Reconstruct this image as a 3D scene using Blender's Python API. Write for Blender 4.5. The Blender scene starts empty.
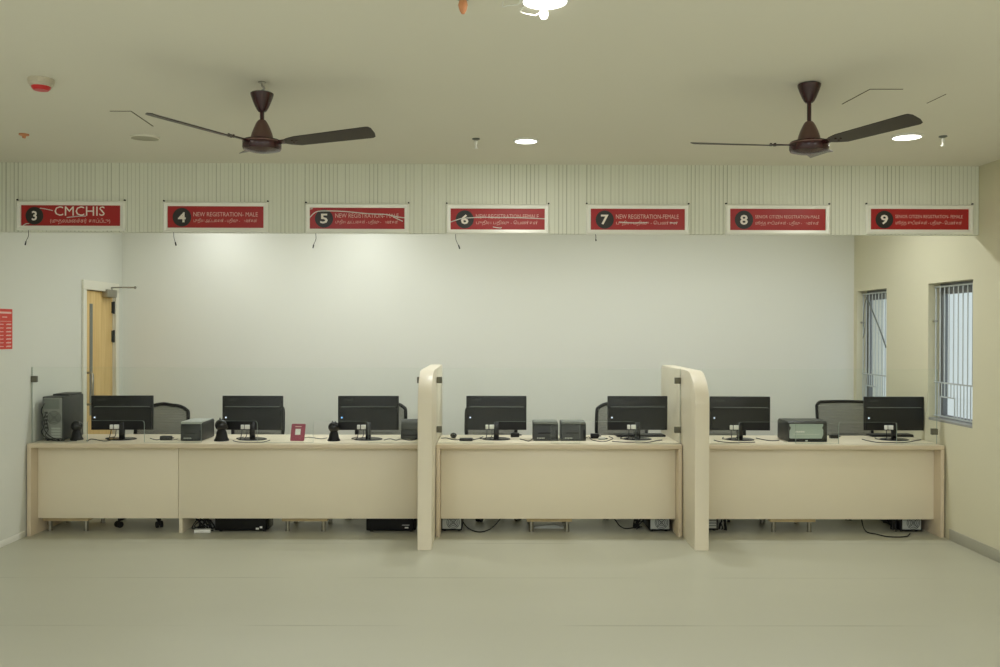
import bpy, bmesh, math, random
from mathutils import Vector, Matrix, Euler
random.seed(7)
sc = bpy.context.scene
COL = sc.collection
PI = math.pi

# ------------------------------------------------------------------ camera
CAM_Z = 1.65
F = 900.0
ROT = (Matrix.Rotation(-math.atan(6 / F), 4, 'Z') @ Matrix.Rotation(PI / 2 - 3.3 / F, 4, 'X')
       @ Matrix.Rotation(0.0028, 4, 'Z'))
cd = bpy.data.cameras.new('camera')
cd.sensor_width = 36.0
cd.lens = 36.0 * F / 1000.0
cd.clip_end = 200
cam = bpy.data.objects.new('camera', cd)
cam.matrix_world = Matrix.Translation((0, 0, CAM_Z)) @ ROT
COL.objects.link(cam)
sc.camera = cam
R3 = ROT.to_3x3()


def ray(px, py):
    return R3 @ Vector(((px - 500) / F, -(py - 333.5) / F, -1))


def at(px, py, Y):
    d = ray(px, py)
    return Vector((0, 0, CAM_Z)) + d * (Y / d.y)


def atx(px, py, X):
    d = ray(px, py)
    return Vector((0, 0, CAM_Z)) + d * (X / d.x)


def hx(X, Y):
    """sideways position of something seen at that pixel column, at depth Y"""
    return at(486 + X * 900 / Y, 400, Y).x


def atz(px, py, z):
    d = ray(px, py)
    return Vector((0, 0, CAM_Z)) + d * ((z - CAM_Z) / d.z)


# ------------------------------------------------------------------ materials
def lin(c):
    c = c / 255.0
    return c / 12.92 if c <= 0.04045 else ((c + 0.055) / 1.055) ** 2.4


def rgb(r, g, b):
    return (lin(r), lin(g), lin(b), 1)


def mat(name, col, rough=0.5, metal=0.0, vary=0.04, scale=6.0, spec=0.5, bump=0.0):
    m = bpy.data.materials.new(name)
    m.use_nodes = True
    nt = m.node_tree
    bs = nt.nodes['Principled BSDF']
    bs.inputs['Roughness'].default_value = rough
    bs.inputs['Metallic'].default_value = metal
    bs.inputs['Specular IOR Level'].default_value = spec
    tc = nt.nodes.new('ShaderNodeTexCoord')
    nz = nt.nodes.new('ShaderNodeTexNoise')
    nz.inputs['Scale'].default_value = scale
    nz.inputs['Detail'].default_value = 3
    nt.links.new(tc.outputs['Object'], nz.inputs['Vector'])
    mx = nt.nodes.new('ShaderNodeMixRGB')
    c = rgb(*col)
    mx.inputs['Color1'].default_value = tuple(max(0, v * (1 - vary)) for v in c[:3]) + (1,)
    mx.inputs['Color2'].default_value = tuple(min(1, v * (1 + vary)) for v in c[:3]) + (1,)
    nt.links.new(nz.outputs['Fac'], mx.inputs['Fac'])
    nt.links.new(mx.outputs['Color'], bs.inputs['Base Color'])
    if bump:
        bp = nt.nodes.new('ShaderNodeBump')
        bp.inputs['Strength'].default_value = bump
        bp.inputs['Distance'].default_value = 0.01
        n2 = nt.nodes.new('ShaderNodeTexNoise')
        n2.inputs['Scale'].default_value = scale * 12
        nt.links.new(tc.outputs['Object'], n2.inputs['Vector'])
        nt.links.new(n2.outputs['Fac'], bp.inputs['Height'])
        nt.links.new(bp.outputs['Normal'], bs.inputs['Normal'])
    return m


def glass_mat(name, tint, edge=False, haze=0.0):
    m = bpy.data.materials.new(name)
    m.use_nodes = True
    nt = m.node_tree
    nt.nodes.clear()
    out = nt.nodes.new('ShaderNodeOutputMaterial')
    tr = nt.nodes.new('ShaderNodeBsdfTransparent')
    tr.inputs['Color'].default_value = tint + (1,)
    gl = nt.nodes.new('ShaderNodeBsdfGlossy')
    gl.inputs['Roughness'].default_value = 0.01
    lw = nt.nodes.new('ShaderNodeLayerWeight')
    lw.inputs['Blend'].default_value = 0.5
    pw = nt.nodes.new('ShaderNodeMath'); pw.operation = 'POWER'; pw.inputs[1].default_value = 5
    ma = nt.nodes.new('ShaderNodeMath'); ma.operation = 'MULTIPLY_ADD'
    ma.inputs[1].default_value = 0.9; ma.inputs[2].default_value = 0.013
    nt.links.new(lw.outputs['Facing'], pw.inputs[0])
    nt.links.new(pw.outputs[0], ma.inputs[0])
    mx = nt.nodes.new('ShaderNodeMixShader')
    nt.links.new(ma.outputs[0], mx.inputs['Fac'])
    nt.links.new(tr.outputs[0], mx.inputs[1])
    nt.links.new(gl.outputs[0], mx.inputs[2])
    last = mx
    if haze:
        df = nt.nodes.new('ShaderNodeBsdfDiffuse')
        df.inputs['Color'].default_value = (0.40, 0.47, 0.41, 1)
        m2 = nt.nodes.new('ShaderNodeMixShader')
        m2.inputs['Fac'].default_value = haze
        nt.links.new(mx.outputs[0], m2.inputs[1])
        nt.links.new(df.outputs[0], m2.inputs[2])
        last = m2
    nt.links.new(last.outputs[0], out.inputs['Surface'])
    return m


def emit_mat(name, col, strength):
    m = bpy.data.materials.new(name)
    m.use_nodes = True
    nt = m.node_tree
    nt.nodes.clear()
    out = nt.nodes.new('ShaderNodeOutputMaterial')
    e = nt.nodes.new('ShaderNodeEmission')
    e.inputs['Color'].default_value = col + (1,)
    e.inputs['Strength'].default_value = strength
    nt.links.new(e.outputs[0], out.inputs['Surface'])
    return m


M = {}
M['wall'] = mat('wall_paint', (226, 226, 216), 0.65, vary=0.012, scale=1.3, spec=0.3)
M['wall_cream'] = mat('cream_paint', (209, 204, 177), 0.6, vary=0.02, scale=1.5, spec=0.3)
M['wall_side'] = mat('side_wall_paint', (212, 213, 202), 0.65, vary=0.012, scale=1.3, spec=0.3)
M['ceil'] = mat('ceiling_paint', (226, 223, 210), 0.8, vary=0.015, scale=0.9, spec=0.2)
M['skirt'] = mat('grey_tile', (168, 166, 150), 0.4)
M['lam'] = mat('cream_laminate', (228, 218, 192), 0.42, vary=0.015, scale=3)
M['lam_edge'] = mat('beige_edge_band', (212, 196, 168), 0.45, vary=0.02)
M['divider'] = mat('divider_laminate', (222, 213, 190), 0.42, vary=0.015, scale=3)
M['black'] = mat('black_plastic', (14, 14, 14), 0.42, spec=0.3)
M['charcoal'] = mat('charcoal_plastic', (44, 46, 43), 0.45)
M['black_gloss'] = mat('black_gloss_plastic', (13, 13, 13), 0.25)
M['rubber'] = mat('black_rubber', (14, 14, 14), 0.6)
M['dgrey'] = mat('dark_grey_plastic', (64, 66, 62), 0.4)
M['mgrey'] = mat('mid_grey_plastic', (112, 116, 110), 0.4)
M['lgrey'] = mat('light_grey_plastic', (168, 172, 164), 0.4)
M['printface'] = mat('grey_green_panel', (166, 180, 170), 0.35)
M['white'] = mat('white_plastic', (225, 225, 218), 0.45)
M['clampmetal'] = mat('dull_clamp_metal', (104, 102, 86), 0.5, 0.2)
M['steel'] = mat('brushed_steel', (166, 163, 152), 0.28, 1.0)
M['galv'] = mat('galvanised_plate', (142, 144, 138), 0.5, 0.5, vary=0.1, scale=30)
M['alu'] = mat('satin_aluminium', (238, 238, 230), 0.36, 0.12)
M['red'] = mat('red_vinyl', (168, 30, 34), 0.32, vary=0.05, scale=4)
M['redbright'] = mat('red_plastic', (196, 26, 30), 0.3)
M['detector'] = mat('aged_white_plastic', (196, 188, 170), 0.5, vary=0.25, scale=60)
M['disc'] = mat('dark_disc_vinyl', (38, 36, 34), 0.35)
M['letter'] = mat('white_vinyl', (236, 228, 218), 0.5)
M['letter_dim'] = mat('pale_pink_vinyl', (226, 186, 176), 0.5)
M['fan'] = mat('maroon_enamel', (52, 20, 22), 0.22)
M['fan_blade'] = mat('brown_blade_paint', (40, 33, 28), 0.3)
M['fan_cover'] = mat('brown_cover_paint', (86, 62, 54), 0.3)
M['fan_trim'] = mat('fan_trim_metal', (110, 84, 76), 0.3, 0.6)
M['wood'] = mat('door_veneer', (226, 190, 116), 0.45)
M['doorframe'] = mat('door_frame_paint', (222, 220, 204), 0.5)
M['bars'] = mat('grey_blue_bar_paint', (186, 192, 192), 0.45)
M['winframe'] = mat('window_aluminium', (120, 122, 124), 0.4, 0.4)
M['sill'] = mat('grey_stone_sill', (150, 150, 146), 0.5, vary=0.1, scale=20)
M['plaque'] = mat('maroon_pink_acrylic', (146, 54, 76), 0.3)
M['notice'] = mat('red_paper', (206, 62, 48), 0.6)
M['orange'] = mat('orange_plastic', (206, 140, 96), 0.5)
M['crack'] = mat('dark_gap', (92, 86, 66), 0.9)
M['meshgrey'] = mat('grey_chair_mesh', (104, 104, 98), 0.8)
M['fabric'] = mat('black_seat_fabric', (34, 34, 36), 0.9, scale=60, vary=0.3)
M['lampoff'] = mat('unlit_diffuser', (176, 172, 150), 0.5)
M['ped'] = mat('pedestal_laminate', (190, 170, 128), 0.5)
M['dot_white'] = emit_mat('indicator_white', (0.75, 0.85, 1.0), 1.2)
M['dot_blue'] = emit_mat('indicator_blue', (0.25, 0.55, 1.0), 1.5)
M['lamp'] = emit_mat('lit_diffuser', (1.0, 0.99, 0.92), 6.0)
M['glass'] = glass_mat('clear_glass', (0.985, 0.995, 0.987))
M['glass_edge'] = glass_mat('glass_edge', (0.42, 0.5, 0.43), haze=0.75)
M['winglass'] = glass_mat('window_glass', (0.97, 0.98, 0.98))


def wood_grain(m):
    nt = m.node_tree
    bs = nt.nodes['Principled BSDF']
    tc = nt.nodes.new('ShaderNodeTexCoord')
    mp = nt.nodes.new('ShaderNodeMapping')
    mp.inputs['Scale'].default_value = (14, 14, 0.9)
    nz = nt.nodes.new('ShaderNodeTexNoise')
    nz.inputs['Scale'].default_value = 2.2
    nz.inputs['Detail'].default_value = 5
    nt.links.new(tc.outputs['Object'], mp.inputs['Vector'])
    nt.links.new(mp.outputs[0], nz.inputs['Vector'])
    cr = nt.nodes.new('ShaderNodeValToRGB')
    cr.color_ramp.elements[0].position = 0.3
    cr.color_ramp.elements[0].color = rgb(206, 172, 108)
    cr.color_ramp.elements[1].position = 0.7
    cr.color_ramp.elements[1].color = rgb(226, 196, 134)
    nt.links.new(nz.outputs['Fac'], cr.inputs['Fac'])
    nt.links.new(cr.outputs['Color'], bs.inputs['Base Color'])


wood_grain(M['wood'])


def fluted(name):
    """pale wall panel printed with fine irregular vertical lines"""
    m = bpy.data.materials.new(name)
    m.use_nodes = True
    nt = m.node_tree
    bs = nt.nodes['Principled BSDF']
    bs.inputs['Roughness'].default_value = 0.5
    bs.inputs['Specular IOR Level'].default_value = 0.3
    tc = nt.nodes.new('ShaderNodeTexCoord')
    sp = nt.nodes.new('ShaderNodeSeparateXYZ')
    nt.links.new(tc.outputs['Object'], sp.inputs[0])
    # regular fine flutes
    w = nt.nodes.new('ShaderNodeTexWave')
    w.wave_type = 'BANDS'; w.bands_direction = 'X'
    w.inputs['Scale'].default_value = 10.5
    nt.links.new(tc.outputs['Object'], w.inputs['Vector'])
    cr = nt.nodes.new('ShaderNodeValToRGB')
    cr.color_ramp.elements[0].position = 0.0
    cr.color_ramp.elements[0].color = (0, 0, 0, 1)
    cr.color_ramp.elements[1].position = 0.22
    cr.color_ramp.elements[1].color = (1, 1, 1, 1)
    nt.links.new(w.outputs['Fac'], cr.inputs['Fac'])
    # irregular strength across the panels
    cx = nt.nodes.new('ShaderNodeCombineXYZ')
    nt.links.new(sp.outputs['X'], cx.inputs['X'])
    n1 = nt.nodes.new('ShaderNodeTexNoise')
    n1.noise_dimensions = '1D'
    n1.inputs['Scale'].default_value = 1.0
    mul = nt.nodes.new('ShaderNodeMath'); mul.operation = 'MULTIPLY'; mul.inputs[1].default_value = 40
    nt.links.new(sp.outputs['X'], mul.inputs[0])
    nt.links.new(mul.outputs[0], n1.inputs['W'])
    n1.inputs['Detail'].default_value = 2
    n2 = nt.nodes.new('ShaderNodeTexNoise')
    n2.noise_dimensions = '1D'
    n2.inputs['Scale'].default_value = 1.0
    m2 = nt.nodes.new('ShaderNodeMath'); m2.operation = 'MULTIPLY'; m2.inputs[1].default_value = 2.6
    nt.links.new(sp.outputs['X'], m2.inputs[0])
    nt.links.new(m2.outputs[0], n2.inputs['W'])
    inv = nt.nodes.new('ShaderNodeMath'); inv.operation = 'SUBTRACT'; inv.inputs[0].default_value = 1
    nt.links.new(cr.outputs['Color'], inv.inputs[1])
    p = nt.nodes.new('ShaderNodeMapRange')
    p.inputs['From Min'].default_value = 0.3; p.inputs['From Max'].default_value = 0.62
    nt.links.new(n1.outputs['Fac'], p.inputs['Value'])
    q = nt.nodes.new('ShaderNodeMapRange')
    q.inputs['From Min'].default_value = 0.36; q.inputs['From Max'].default_value = 0.6
    q.inputs['To Min'].default_value = 0.35
    nt.links.new(n2.outputs['Fac'], q.inputs['Value'])
    a = nt.nodes.new('ShaderNodeMath'); a.operation = 'MULTIPLY'
    nt.links.new(p.outputs[0], a.inputs[0]); nt.links.new(q.outputs[0], a.inputs[1])
    b = nt.nodes.new('ShaderNodeMath'); b.operation = 'MULTIPLY'
    nt.links.new(inv.outputs[0], b.inputs[0]); nt.links.new(a.outputs[0], b.inputs[1])
    mx = nt.nodes.new('ShaderNodeMixRGB')
    mx.inputs['Color1'].default_value = rgb(224, 226, 212)
    mx.inputs['Color2'].default_value = rgb(168, 169, 152)
    nt.links.new(b.outputs[0], mx.inputs['Fac'])
    nt.links.new(mx.outputs['Color'], bs.inputs['Base Color'])
    bp = nt.nodes.new('ShaderNodeBump')
    bp.inputs['Strength'].default_value = 0.3
    bp.inputs['Distance'].default_value = 0.004
    nt.links.new(cr.outputs['Color'], bp.inputs['Height'])
    nt.links.new(bp.outputs['Normal'], bs.inputs['Normal'])
    return m


def floor_mat():
    m = bpy.data.materials.new('beige_floor_vinyl')
    m.use_nodes = True
    nt = m.node_tree
    bs = nt.nodes['Principled BSDF']
    bs.inputs['Roughness'].default_value = 0.38
    bs.inputs['Specular IOR Level'].default_value = 0.35
    tc = nt.nodes.new('ShaderNodeTexCoord')
    n = nt.nodes.new('ShaderNodeTexNoise')
    n.inputs['Scale'].default_value = 0.9; n.inputs['Detail'].default_value = 6
    mp = nt.nodes.new('ShaderNodeMapping'); mp.inputs['Scale'].default_value = (0.5, 1.6, 1)
    nt.links.new(tc.outputs['Object'], mp.inputs['Vector'])
    nt.links.new(mp.outputs[0], n.inputs['Vector'])
    c = nt.nodes.new('ShaderNodeMixRGB')
    c.inputs['Color1'].default_value = rgb(176, 175, 155)
    c.inputs['Color2'].default_value = rgb(186, 185, 166)
    nt.links.new(n.outputs['Fac'], c.inputs['Fac'])
    # sheet joints running across the room about every metre
    sp = nt.nodes.new('ShaderNodeSeparateXYZ')
    nt.links.new(tc.outputs['Object'], sp.inputs[0])
    d = nt.nodes.new('ShaderNodeMath'); d.operation = 'PINGPONG'; d.inputs[1].default_value = 0.485
    o = nt.nodes.new('ShaderNodeMath'); o.operation = 'ADD'; o.inputs[1].default_value = -5.02
    nt.links.new(sp.outputs['Y'], o.inputs[0]); nt.links.new(o.outputs[0], d.inputs[0])
    r = nt.nodes.new('ShaderNodeMapRange')
    r.inputs['From Min'].default_value = 0.004; r.inputs['From Max'].default_value = 0.012
    r.inputs['To Min'].default_value = 1; r.inputs['To Max'].default_value = 0
    nt.links.new(d.outputs[0], r.inputs['Value'])
    n2 = nt.nodes.new('ShaderNodeTexNoise'); n2.inputs['Scale'].default_value = 1.1; n2.inputs['Detail'].default_value = 3
    nt.links.new(tc.outputs['Object'], n2.inputs['Vector'])
    r2 = nt.nodes.new('ShaderNodeMapRange')
    r2.inputs['From Min'].default_value = 0.42; r2.inputs['From Max'].default_value = 0.62
    r2.inputs['To Min'].default_value = 0.0; r2.inputs['To Max'].default_value = 0.42
    nt.links.new(n2.outputs['Fac'], r2.inputs['Value'])
    mu = nt.nodes.new('ShaderNodeMath'); mu.operation = 'MULTIPLY'
    nt.links.new(r.outputs[0], mu.inputs[0]); nt.links.new(r2.outputs[0], mu.inputs[1])
    mx = nt.nodes.new('ShaderNodeMixRGB')
    mx.inputs['Color2'].default_value = rgb(120, 118, 92)
    nt.links.new(mu.outputs[0], mx.inputs['Fac'])
    nt.links.new(c.outputs['Color'], mx.inputs['Color1'])
    nt.links.new(mx.outputs['Color'], bs.inputs['Base Color'])
    return m


def chair_mesh_mat():
    """open weave: thin horizontal threads, partly see-through"""
    m = bpy.data.materials.new('chair_mesh_weave')
    m.use_nodes = True
    nt = m.node_tree
    bs = nt.nodes['Principled BSDF']
    bs.inputs['Base Color'].default_value = rgb(126, 126, 116)
    bs.inputs['Roughness'].default_value = 0.8
    out = nt.nodes['Material Output']
    tr = nt.nodes.new('ShaderNodeBsdfTransparent')
    mx = nt.nodes.new('ShaderNodeMixShader')
    tc = nt.nodes.new('ShaderNodeTexCoord')
    w = nt.nodes.new('ShaderNodeTexWave'); w.bands_direction = 'Z'
    w.inputs['Scale'].default_value = 22; w.inputs['Distortion'].default_value = 0.4
    nt.links.new(tc.outputs['Object'], w.inputs['Vector'])
    r = nt.nodes.new('ShaderNodeMapRange')
    r.inputs['To Min'].default_value = 0.45; r.inputs['To Max'].default_value = 0.8
    nt.links.new(w.outputs['Fac'], r.inputs['Value'])
    nt.links.new(r.outputs[0], mx.inputs['Fac'])
    nt.links.new(tr.outputs[0], mx.inputs[1])
    nt.links.new(bs.outputs[0], mx.inputs[2])
    nt.links.new(mx.outputs[0], out.inputs['Surface'])
    return m


M['flute'] = fluted('fluted_panel')
M['floor'] = floor_mat()
M['weave'] = chair_mesh_mat()


def crease_glare_mat():  # near-opaque white that paints glare along creases in the sign covers
    m = bpy.data.materials.new('white_crease_glare')
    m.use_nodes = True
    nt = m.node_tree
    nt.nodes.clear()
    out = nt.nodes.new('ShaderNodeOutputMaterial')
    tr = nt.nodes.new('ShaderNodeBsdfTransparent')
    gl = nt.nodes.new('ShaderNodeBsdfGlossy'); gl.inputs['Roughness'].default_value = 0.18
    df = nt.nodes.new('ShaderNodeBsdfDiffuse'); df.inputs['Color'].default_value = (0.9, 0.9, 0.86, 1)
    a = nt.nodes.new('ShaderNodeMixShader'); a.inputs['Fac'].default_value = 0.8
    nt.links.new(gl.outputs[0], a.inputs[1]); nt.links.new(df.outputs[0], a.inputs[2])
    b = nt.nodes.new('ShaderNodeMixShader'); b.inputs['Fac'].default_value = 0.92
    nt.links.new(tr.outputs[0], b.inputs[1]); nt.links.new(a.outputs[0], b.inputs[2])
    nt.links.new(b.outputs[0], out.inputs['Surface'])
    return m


M['film'] = crease_glare_mat()


# ------------------------------------------------------------------ mesh builder
class MB:
    def __init__(self):
        self.bm = bmesh.new()

    def _mark(self, before, mi):
        if mi:
            for f in self.bm.faces:
                if f not in before:
                    f.material_index = mi

    def box(self, x0, x1, y0, y1, z0, z1, bevel=0.0, seg=2, mat=None, mi=0):
        before = set(self.bm.faces) if mi else ()
        r = bmesh.ops.create_cube(self.bm, size=1)
        vs = r['verts']
        for v in vs:
            v.co = Vector((x0 + (v.co.x + .5) * (x1 - x0), y0 + (v.co.y + .5) * (y1 - y0), z0 + (v.co.z + .5) * (z1 - z0)))
        if mat is not None:
            bmesh.ops.transform(self.bm, matrix=mat, verts=vs)
        if bevel:
            es = list({e for v in vs for e in v.link_edges})
            bmesh.ops.bevel(self.bm, geom=es, offset=bevel, segments=seg, profile=0.5, affect='EDGES')
        self._mark(before, mi)
        return self

    def cyl(self, p0, p1, r0, r1=None, n=16, mi=0):
        r1 = r0 if r1 is None else r1
        p0, p1 = Vector(p0), Vector(p1)
        before = set(self.bm.faces) if mi else ()
        d = p1 - p0
        q = d.to_track_quat('Z', 'Y').to_matrix().to_4x4()
        bmesh.ops.create_cone(self.bm, cap_ends=True, segments=n, radius1=r0, radius2=r1, depth=d.length,
                              matrix=Matrix.Translation((p0 + p1) / 2) @ q)
        self._mark(before, mi)
        return self

    def ball(self, c, r, sx=1, sy=1, sz=1, n=16):
        bmesh.ops.create_uvsphere(self.bm, u_segments=n, v_segments=max(6, n // 2), radius=r,
                                  matrix=Matrix.Translation(c) @ Matrix.Diagonal((sx, sy, sz, 1)))
        return self

    def lathe(self, prof, c=(0, 0, 0), n=24):
        c = Vector(c)
        rings = []
        for (r, z) in prof:
            if r < 1e-6:
                rings.append([self.bm.verts.new(c + Vector((0, 0, z)))])
            else:
                rings.append([self.bm.verts.new(c + Vector((r * math.cos(2 * PI * k / n), r * math.sin(2 * PI * k / n), z))) for k in range(n)])
        for a, b in zip(rings, rings[1:]):
            for k in range(n):
                k2 = (k + 1) % n
                if len(a) == 1 and len(b) == 1:
                    continue
                if len(a) == 1:
                    self.bm.faces.new((a[0], b[k], b[k2]))
                elif len(b) == 1:
                    self.bm.faces.new((a[k], a[k2], b[0]))
                else:
                    self.bm.faces.new((a[k], a[k2], b[k2], b[k]))
        return self

    def tube(self, pts, r, n=8, smooth=True, sub=5, closed=False):
        pts = [Vector(p) for p in pts]
        if smooth and len(pts) > 2:
            out = []
            m = len(pts)
            rng = range(m) if closed else range(m - 1)
            for i in rng:
                p0 = pts[(i - 1) % m] if (closed or i > 0) else pts[0]
                p1 = pts[i]; p2 = pts[(i + 1) % m]
                p3 = pts[(i + 2) % m] if (closed or i + 2 < m) else pts[-1]
                for k in range(sub):
                    t = k / sub
                    out.append(0.5 * ((2 * p1) + (-p0 + p2) * t + (2 * p0 - 5 * p1 + 4 * p2 - p3) * t * t + (-p0 + 3 * p1 - 3 * p2 + p3) * t ** 3))
            if not closed:
                out.append(pts[-1])
            pts = out
        m = len(pts)
        rings = []
        up = Vector((0, 0, 1))
        prev = None
        for i, p in enumerate(pts):
            if closed:
                t = pts[(i + 1) % m] - pts[(i - 1) % m]
            else:
                t = pts[min(i + 1, m - 1)] - pts[max(i - 1, 0)]
            if t.length < 1e-9:
                t = Vector((1, 0, 0))
            t.normalize()
            if prev is None:
                a = t.cross(up)
                if a.length < 1e-3:
                    a = t.cross(Vector((1, 0, 0)))
            else:
                a = prev - t * prev.dot(t)
                if a.length < 1e-4:
                    a = t.cross(up)
            a.normalize()
            prev = a
            b = t.cross(a)
            rings.append([self.bm.verts.new(p + r * (math.cos(2 * PI * k / n) * a + math.sin(2 * PI * k / n) * b)) for k in range(n)])
        pairs = list(zip(rings, rings[1:]))
        if closed:
            pairs.append((rings[-1], rings[0]))
        for a, b in pairs:
            for k in range(n):
                self.bm.faces.new((a[k], a[(k + 1) % n], b[(k + 1) % n], b[k]))
        if not closed:
            self.bm.faces.new(rings[0][::-1])
            self.bm.faces.new(rings[-1])
        return self

    def prism(self, outline, d0, d1, axis='Y', mi=0):
        """outline: 2D points; axis is the extrusion direction ('Y': outline is x,z ; 'X': y,z ; 'Z': x,y)"""
        before = set(self.bm.faces) if mi else ()
        def P(u, v, d):
            return Vector((u, d, v)) if axis == 'Y' else Vector((d, u, v)) if axis == 'X' else Vector((u, v, d))
        a = [self.bm.verts.new(P(u, v, d0)) for u, v in outline]
        b = [self.bm.verts.new(P(u, v, d1)) for u, v in outline]
        n = len(outline)
        self.bm.faces.new(a)
        self.bm.faces.new(b[::-1])
        for k in range(n):
            self.bm.faces.new((a[k], b[k], b[(k + 1) % n], a[(k + 1) % n]))
        self._mark(before, mi)
        return self

    def build(self, name, mats, parent=None, loc=None, sharp=35):
        bmesh.ops.recalc_face_normals(self.bm, faces=self.bm.faces)
        me = bpy.data.meshes.new(name)
        self.bm.to_mesh(me)
        self.bm.free()
        for m in (mats if isinstance(mats, (list, tuple)) else [mats]):
            me.materials.append(m)
        for p in me.polygons:
            p.use_smooth = True
        me.set_sharp_from_angle(angle=math.radians(sharp))
        o = bpy.data.objects.new(name, me)
        COL.objects.link(o)
        if parent is not None:
            o.parent = parent
        if loc is not None:
            o.location = loc
        return o


def tag(o, label=None, cat=None, group=None, kind=None):
    if label: o['label'] = label
    if cat: o['category'] = cat
    if group: o['group'] = group
    if kind: o['kind'] = kind
    return o


def thing(name, label, cat, loc=(0, 0, 0), rz=0.0, group=None):
    o = bpy.data.objects.new(name, None)
    COL.objects.link(o)
    o.empty_display_size = 0.1
    o.location = loc
    o.rotation_euler = (0, 0, rz)
    return tag(o, label, cat, group)


def structure(o, label=None):
    o['kind'] = 'structure'
    if label: o['label'] = label
    return o


def copy_tree(o, parent=None):
    c = o.copy()
    COL.objects.link(c)
    c.parent = parent
    for ch in list(o.children):
        copy_tree(ch, c)
    return c


def rounded(x0, x1, z0, z1, r, n=4):
    pts = []
    for cx, cz, a0 in ((x1 - r, z0 + r, -90), (x1 - r, z1 - r, 0), (x0 + r, z1 - r, 90), (x0 + r, z0 + r, 180)):
        for k in range(n + 1):
            a = math.radians(a0 + 90 * k / n)
            pts.append((cx + r * math.cos(a), cz + r * math.sin(a)))
    return pts


def lettering(body, x0, x1, zc, h, y, material, parent, name='lettering', bold=0.0, fit=True):
    """flat vinyl letters in the xz plane, facing -Y"""
    c = bpy.data.curves.new('lettering', 'FONT')
    c.body = body
    c.resolution_u = 2
    c.offset = bold
    o = bpy.data.objects.new('lettering_source', c)
    COL.objects.link(o)
    me = bpy.data.meshes.new_from_object(o.evaluated_get(bpy.context.evaluated_depsgraph_get()))
    bpy.data.objects.remove(o)
    xs = [v.co.x for v in me.vertices]; ys = [v.co.y for v in me.vertices]
    mx, Mx, my, My = min(xs), max(xs), min(ys), max(ys)
    sz = h / (My - my)
    sx = (x1 - x0) / (Mx - mx) if fit else sz
    cx = (x0 + x1) / 2
    for v in me.vertices:
        v.co = Vector((cx + (v.co.x - (mx + Mx) / 2) * sx, y, zc + (v.co.y - (my + My) / 2) * sz))
    me.materials.clear()
    me.materials.append(material)
    me.name = name
    ob = bpy.data.objects.new(name, me)
    COL.objects.link(ob)
    ob.parent = parent
    return ob


# ------------------------------------------------------------------ room
XL, XR = at(25.3, 500, 7.17).x, at(946.2, 500, 7.17).x
YB, YF, ZC = 9.03, -3.6, 2.884
BY = 6.70            # front face of the sign band

structure(MB().box(XL - .3, XR + .3, YF - .2, YB + .2, -.1, 0).build('floor', M['floor']), 'beige sheet floor with faint cross joints')
structure(MB().box(XL - .3, XR + .3, YF - .2, YB + .2, ZC, ZC + .1).build('ceiling', M['ceil']), 'plain matt cream ceiling')
structure(MB().box(XL - .3, XR + .3, YB, YB + .2, 0, ZC).build('wall_back', M['wall']), 'plain white wall behind the counters')
structure(MB().box(XL - .3, XR + .3, YF - .2, YF, 0, ZC).build('wall_front', M['wall']), 'plain wall facing the counters')

DY0, DY1, DZ = atx(81.5, 300, XL).y + .012, atx(117, 300, XL).y - .012, 2.085
m = MB()
m.box(XL - .2, XL, YF, DY0, 0, ZC).box(XL - .2, XL, DY1, YB, 0, ZC).box(XL - .2, XL, DY0, DY1, DZ, ZC)
m.box(XL - .25, XL - .2, DY0 - .1, DY1 + .05, 0, DZ + .1)
structure(m.build('wall_left', M['wall_side']), 'white wall with the wooden door')

WINS = [(atx(886.5, 300, XR).y, atx(857, 300, XR).y), (atx(973, 300, XR).y, atx(928.3, 300, XR).y)]
WZ0, WZ1 = 0.915, 2.047
WX = XR + .15
m = MB()
ys = [YF, WINS[1][0], WINS[1][1], WINS[0][0], WINS[0][1], YB]
m.box(XR, WX, ys[0], ys[1], 0, ZC).box(XR, WX, ys[2], ys[3], 0, ZC).box(XR, WX, ys[4], ys[5], 0, ZC)
for a, b in WINS:
    m.box(XR, WX, a, b, 0, WZ0).box(XR, WX, a, b, WZ1, ZC)
structure(m.build('wall_right', M['wall_cream']), 'cream wall with two barred windows')

structure(MB().box(XR - .012, XR, YF, 7.10, 0, .085, .003).build('baseboard_right', M['skirt']), 'grey tile skirting at the foot of the cream wall')
structure(MB().box(XL, XL + .008, YF, 7.15, 0, .05, .002).build('baseboard_left', M['wall']), 'low white skirting at the foot of the wall by the red notice')

b0 = MB().box(XL, XR - .004, BY, BY + .06, 2.37, ZC)
structure(b0.build('trim_1', M['flute']), 'pale fluted band below the ceiling that carries the number signs')


def ceiling_line(name, pts, w, label):
    P = [atz(x, y, ZC) for x, y in pts]
    m = MB()
    for p, q in zip(P, P[1:]):
        d = (q - p).normalized()
        s = Vector((-d.y, d.x, 0)) * w
        m.prism([((p - s).x, (p - s).y), ((q - s).x, (q - s).y), ((q + s).x, (q + s).y), ((p + s).x, (p + s).y)], ZC - .0025, ZC, 'Z')
    o = m.build(name, M['crack'])
    structure(o, label)


ceiling_line('trim_2', [(110, 111), (131, 111), (153, 126)], .003, 'dark bent gap of a ceiling hatch near the fan beside the smoke detector')
ceiling_line('trim_3', [(842, 104), (870, 89), (903, 89)], .0018, 'thin bent gap of a ceiling hatch above the lit downlight')
ceiling_line('trim_4', [(927, 103), (946, 94)], .0012, 'short thin crack in the ceiling above the downlight')

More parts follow.
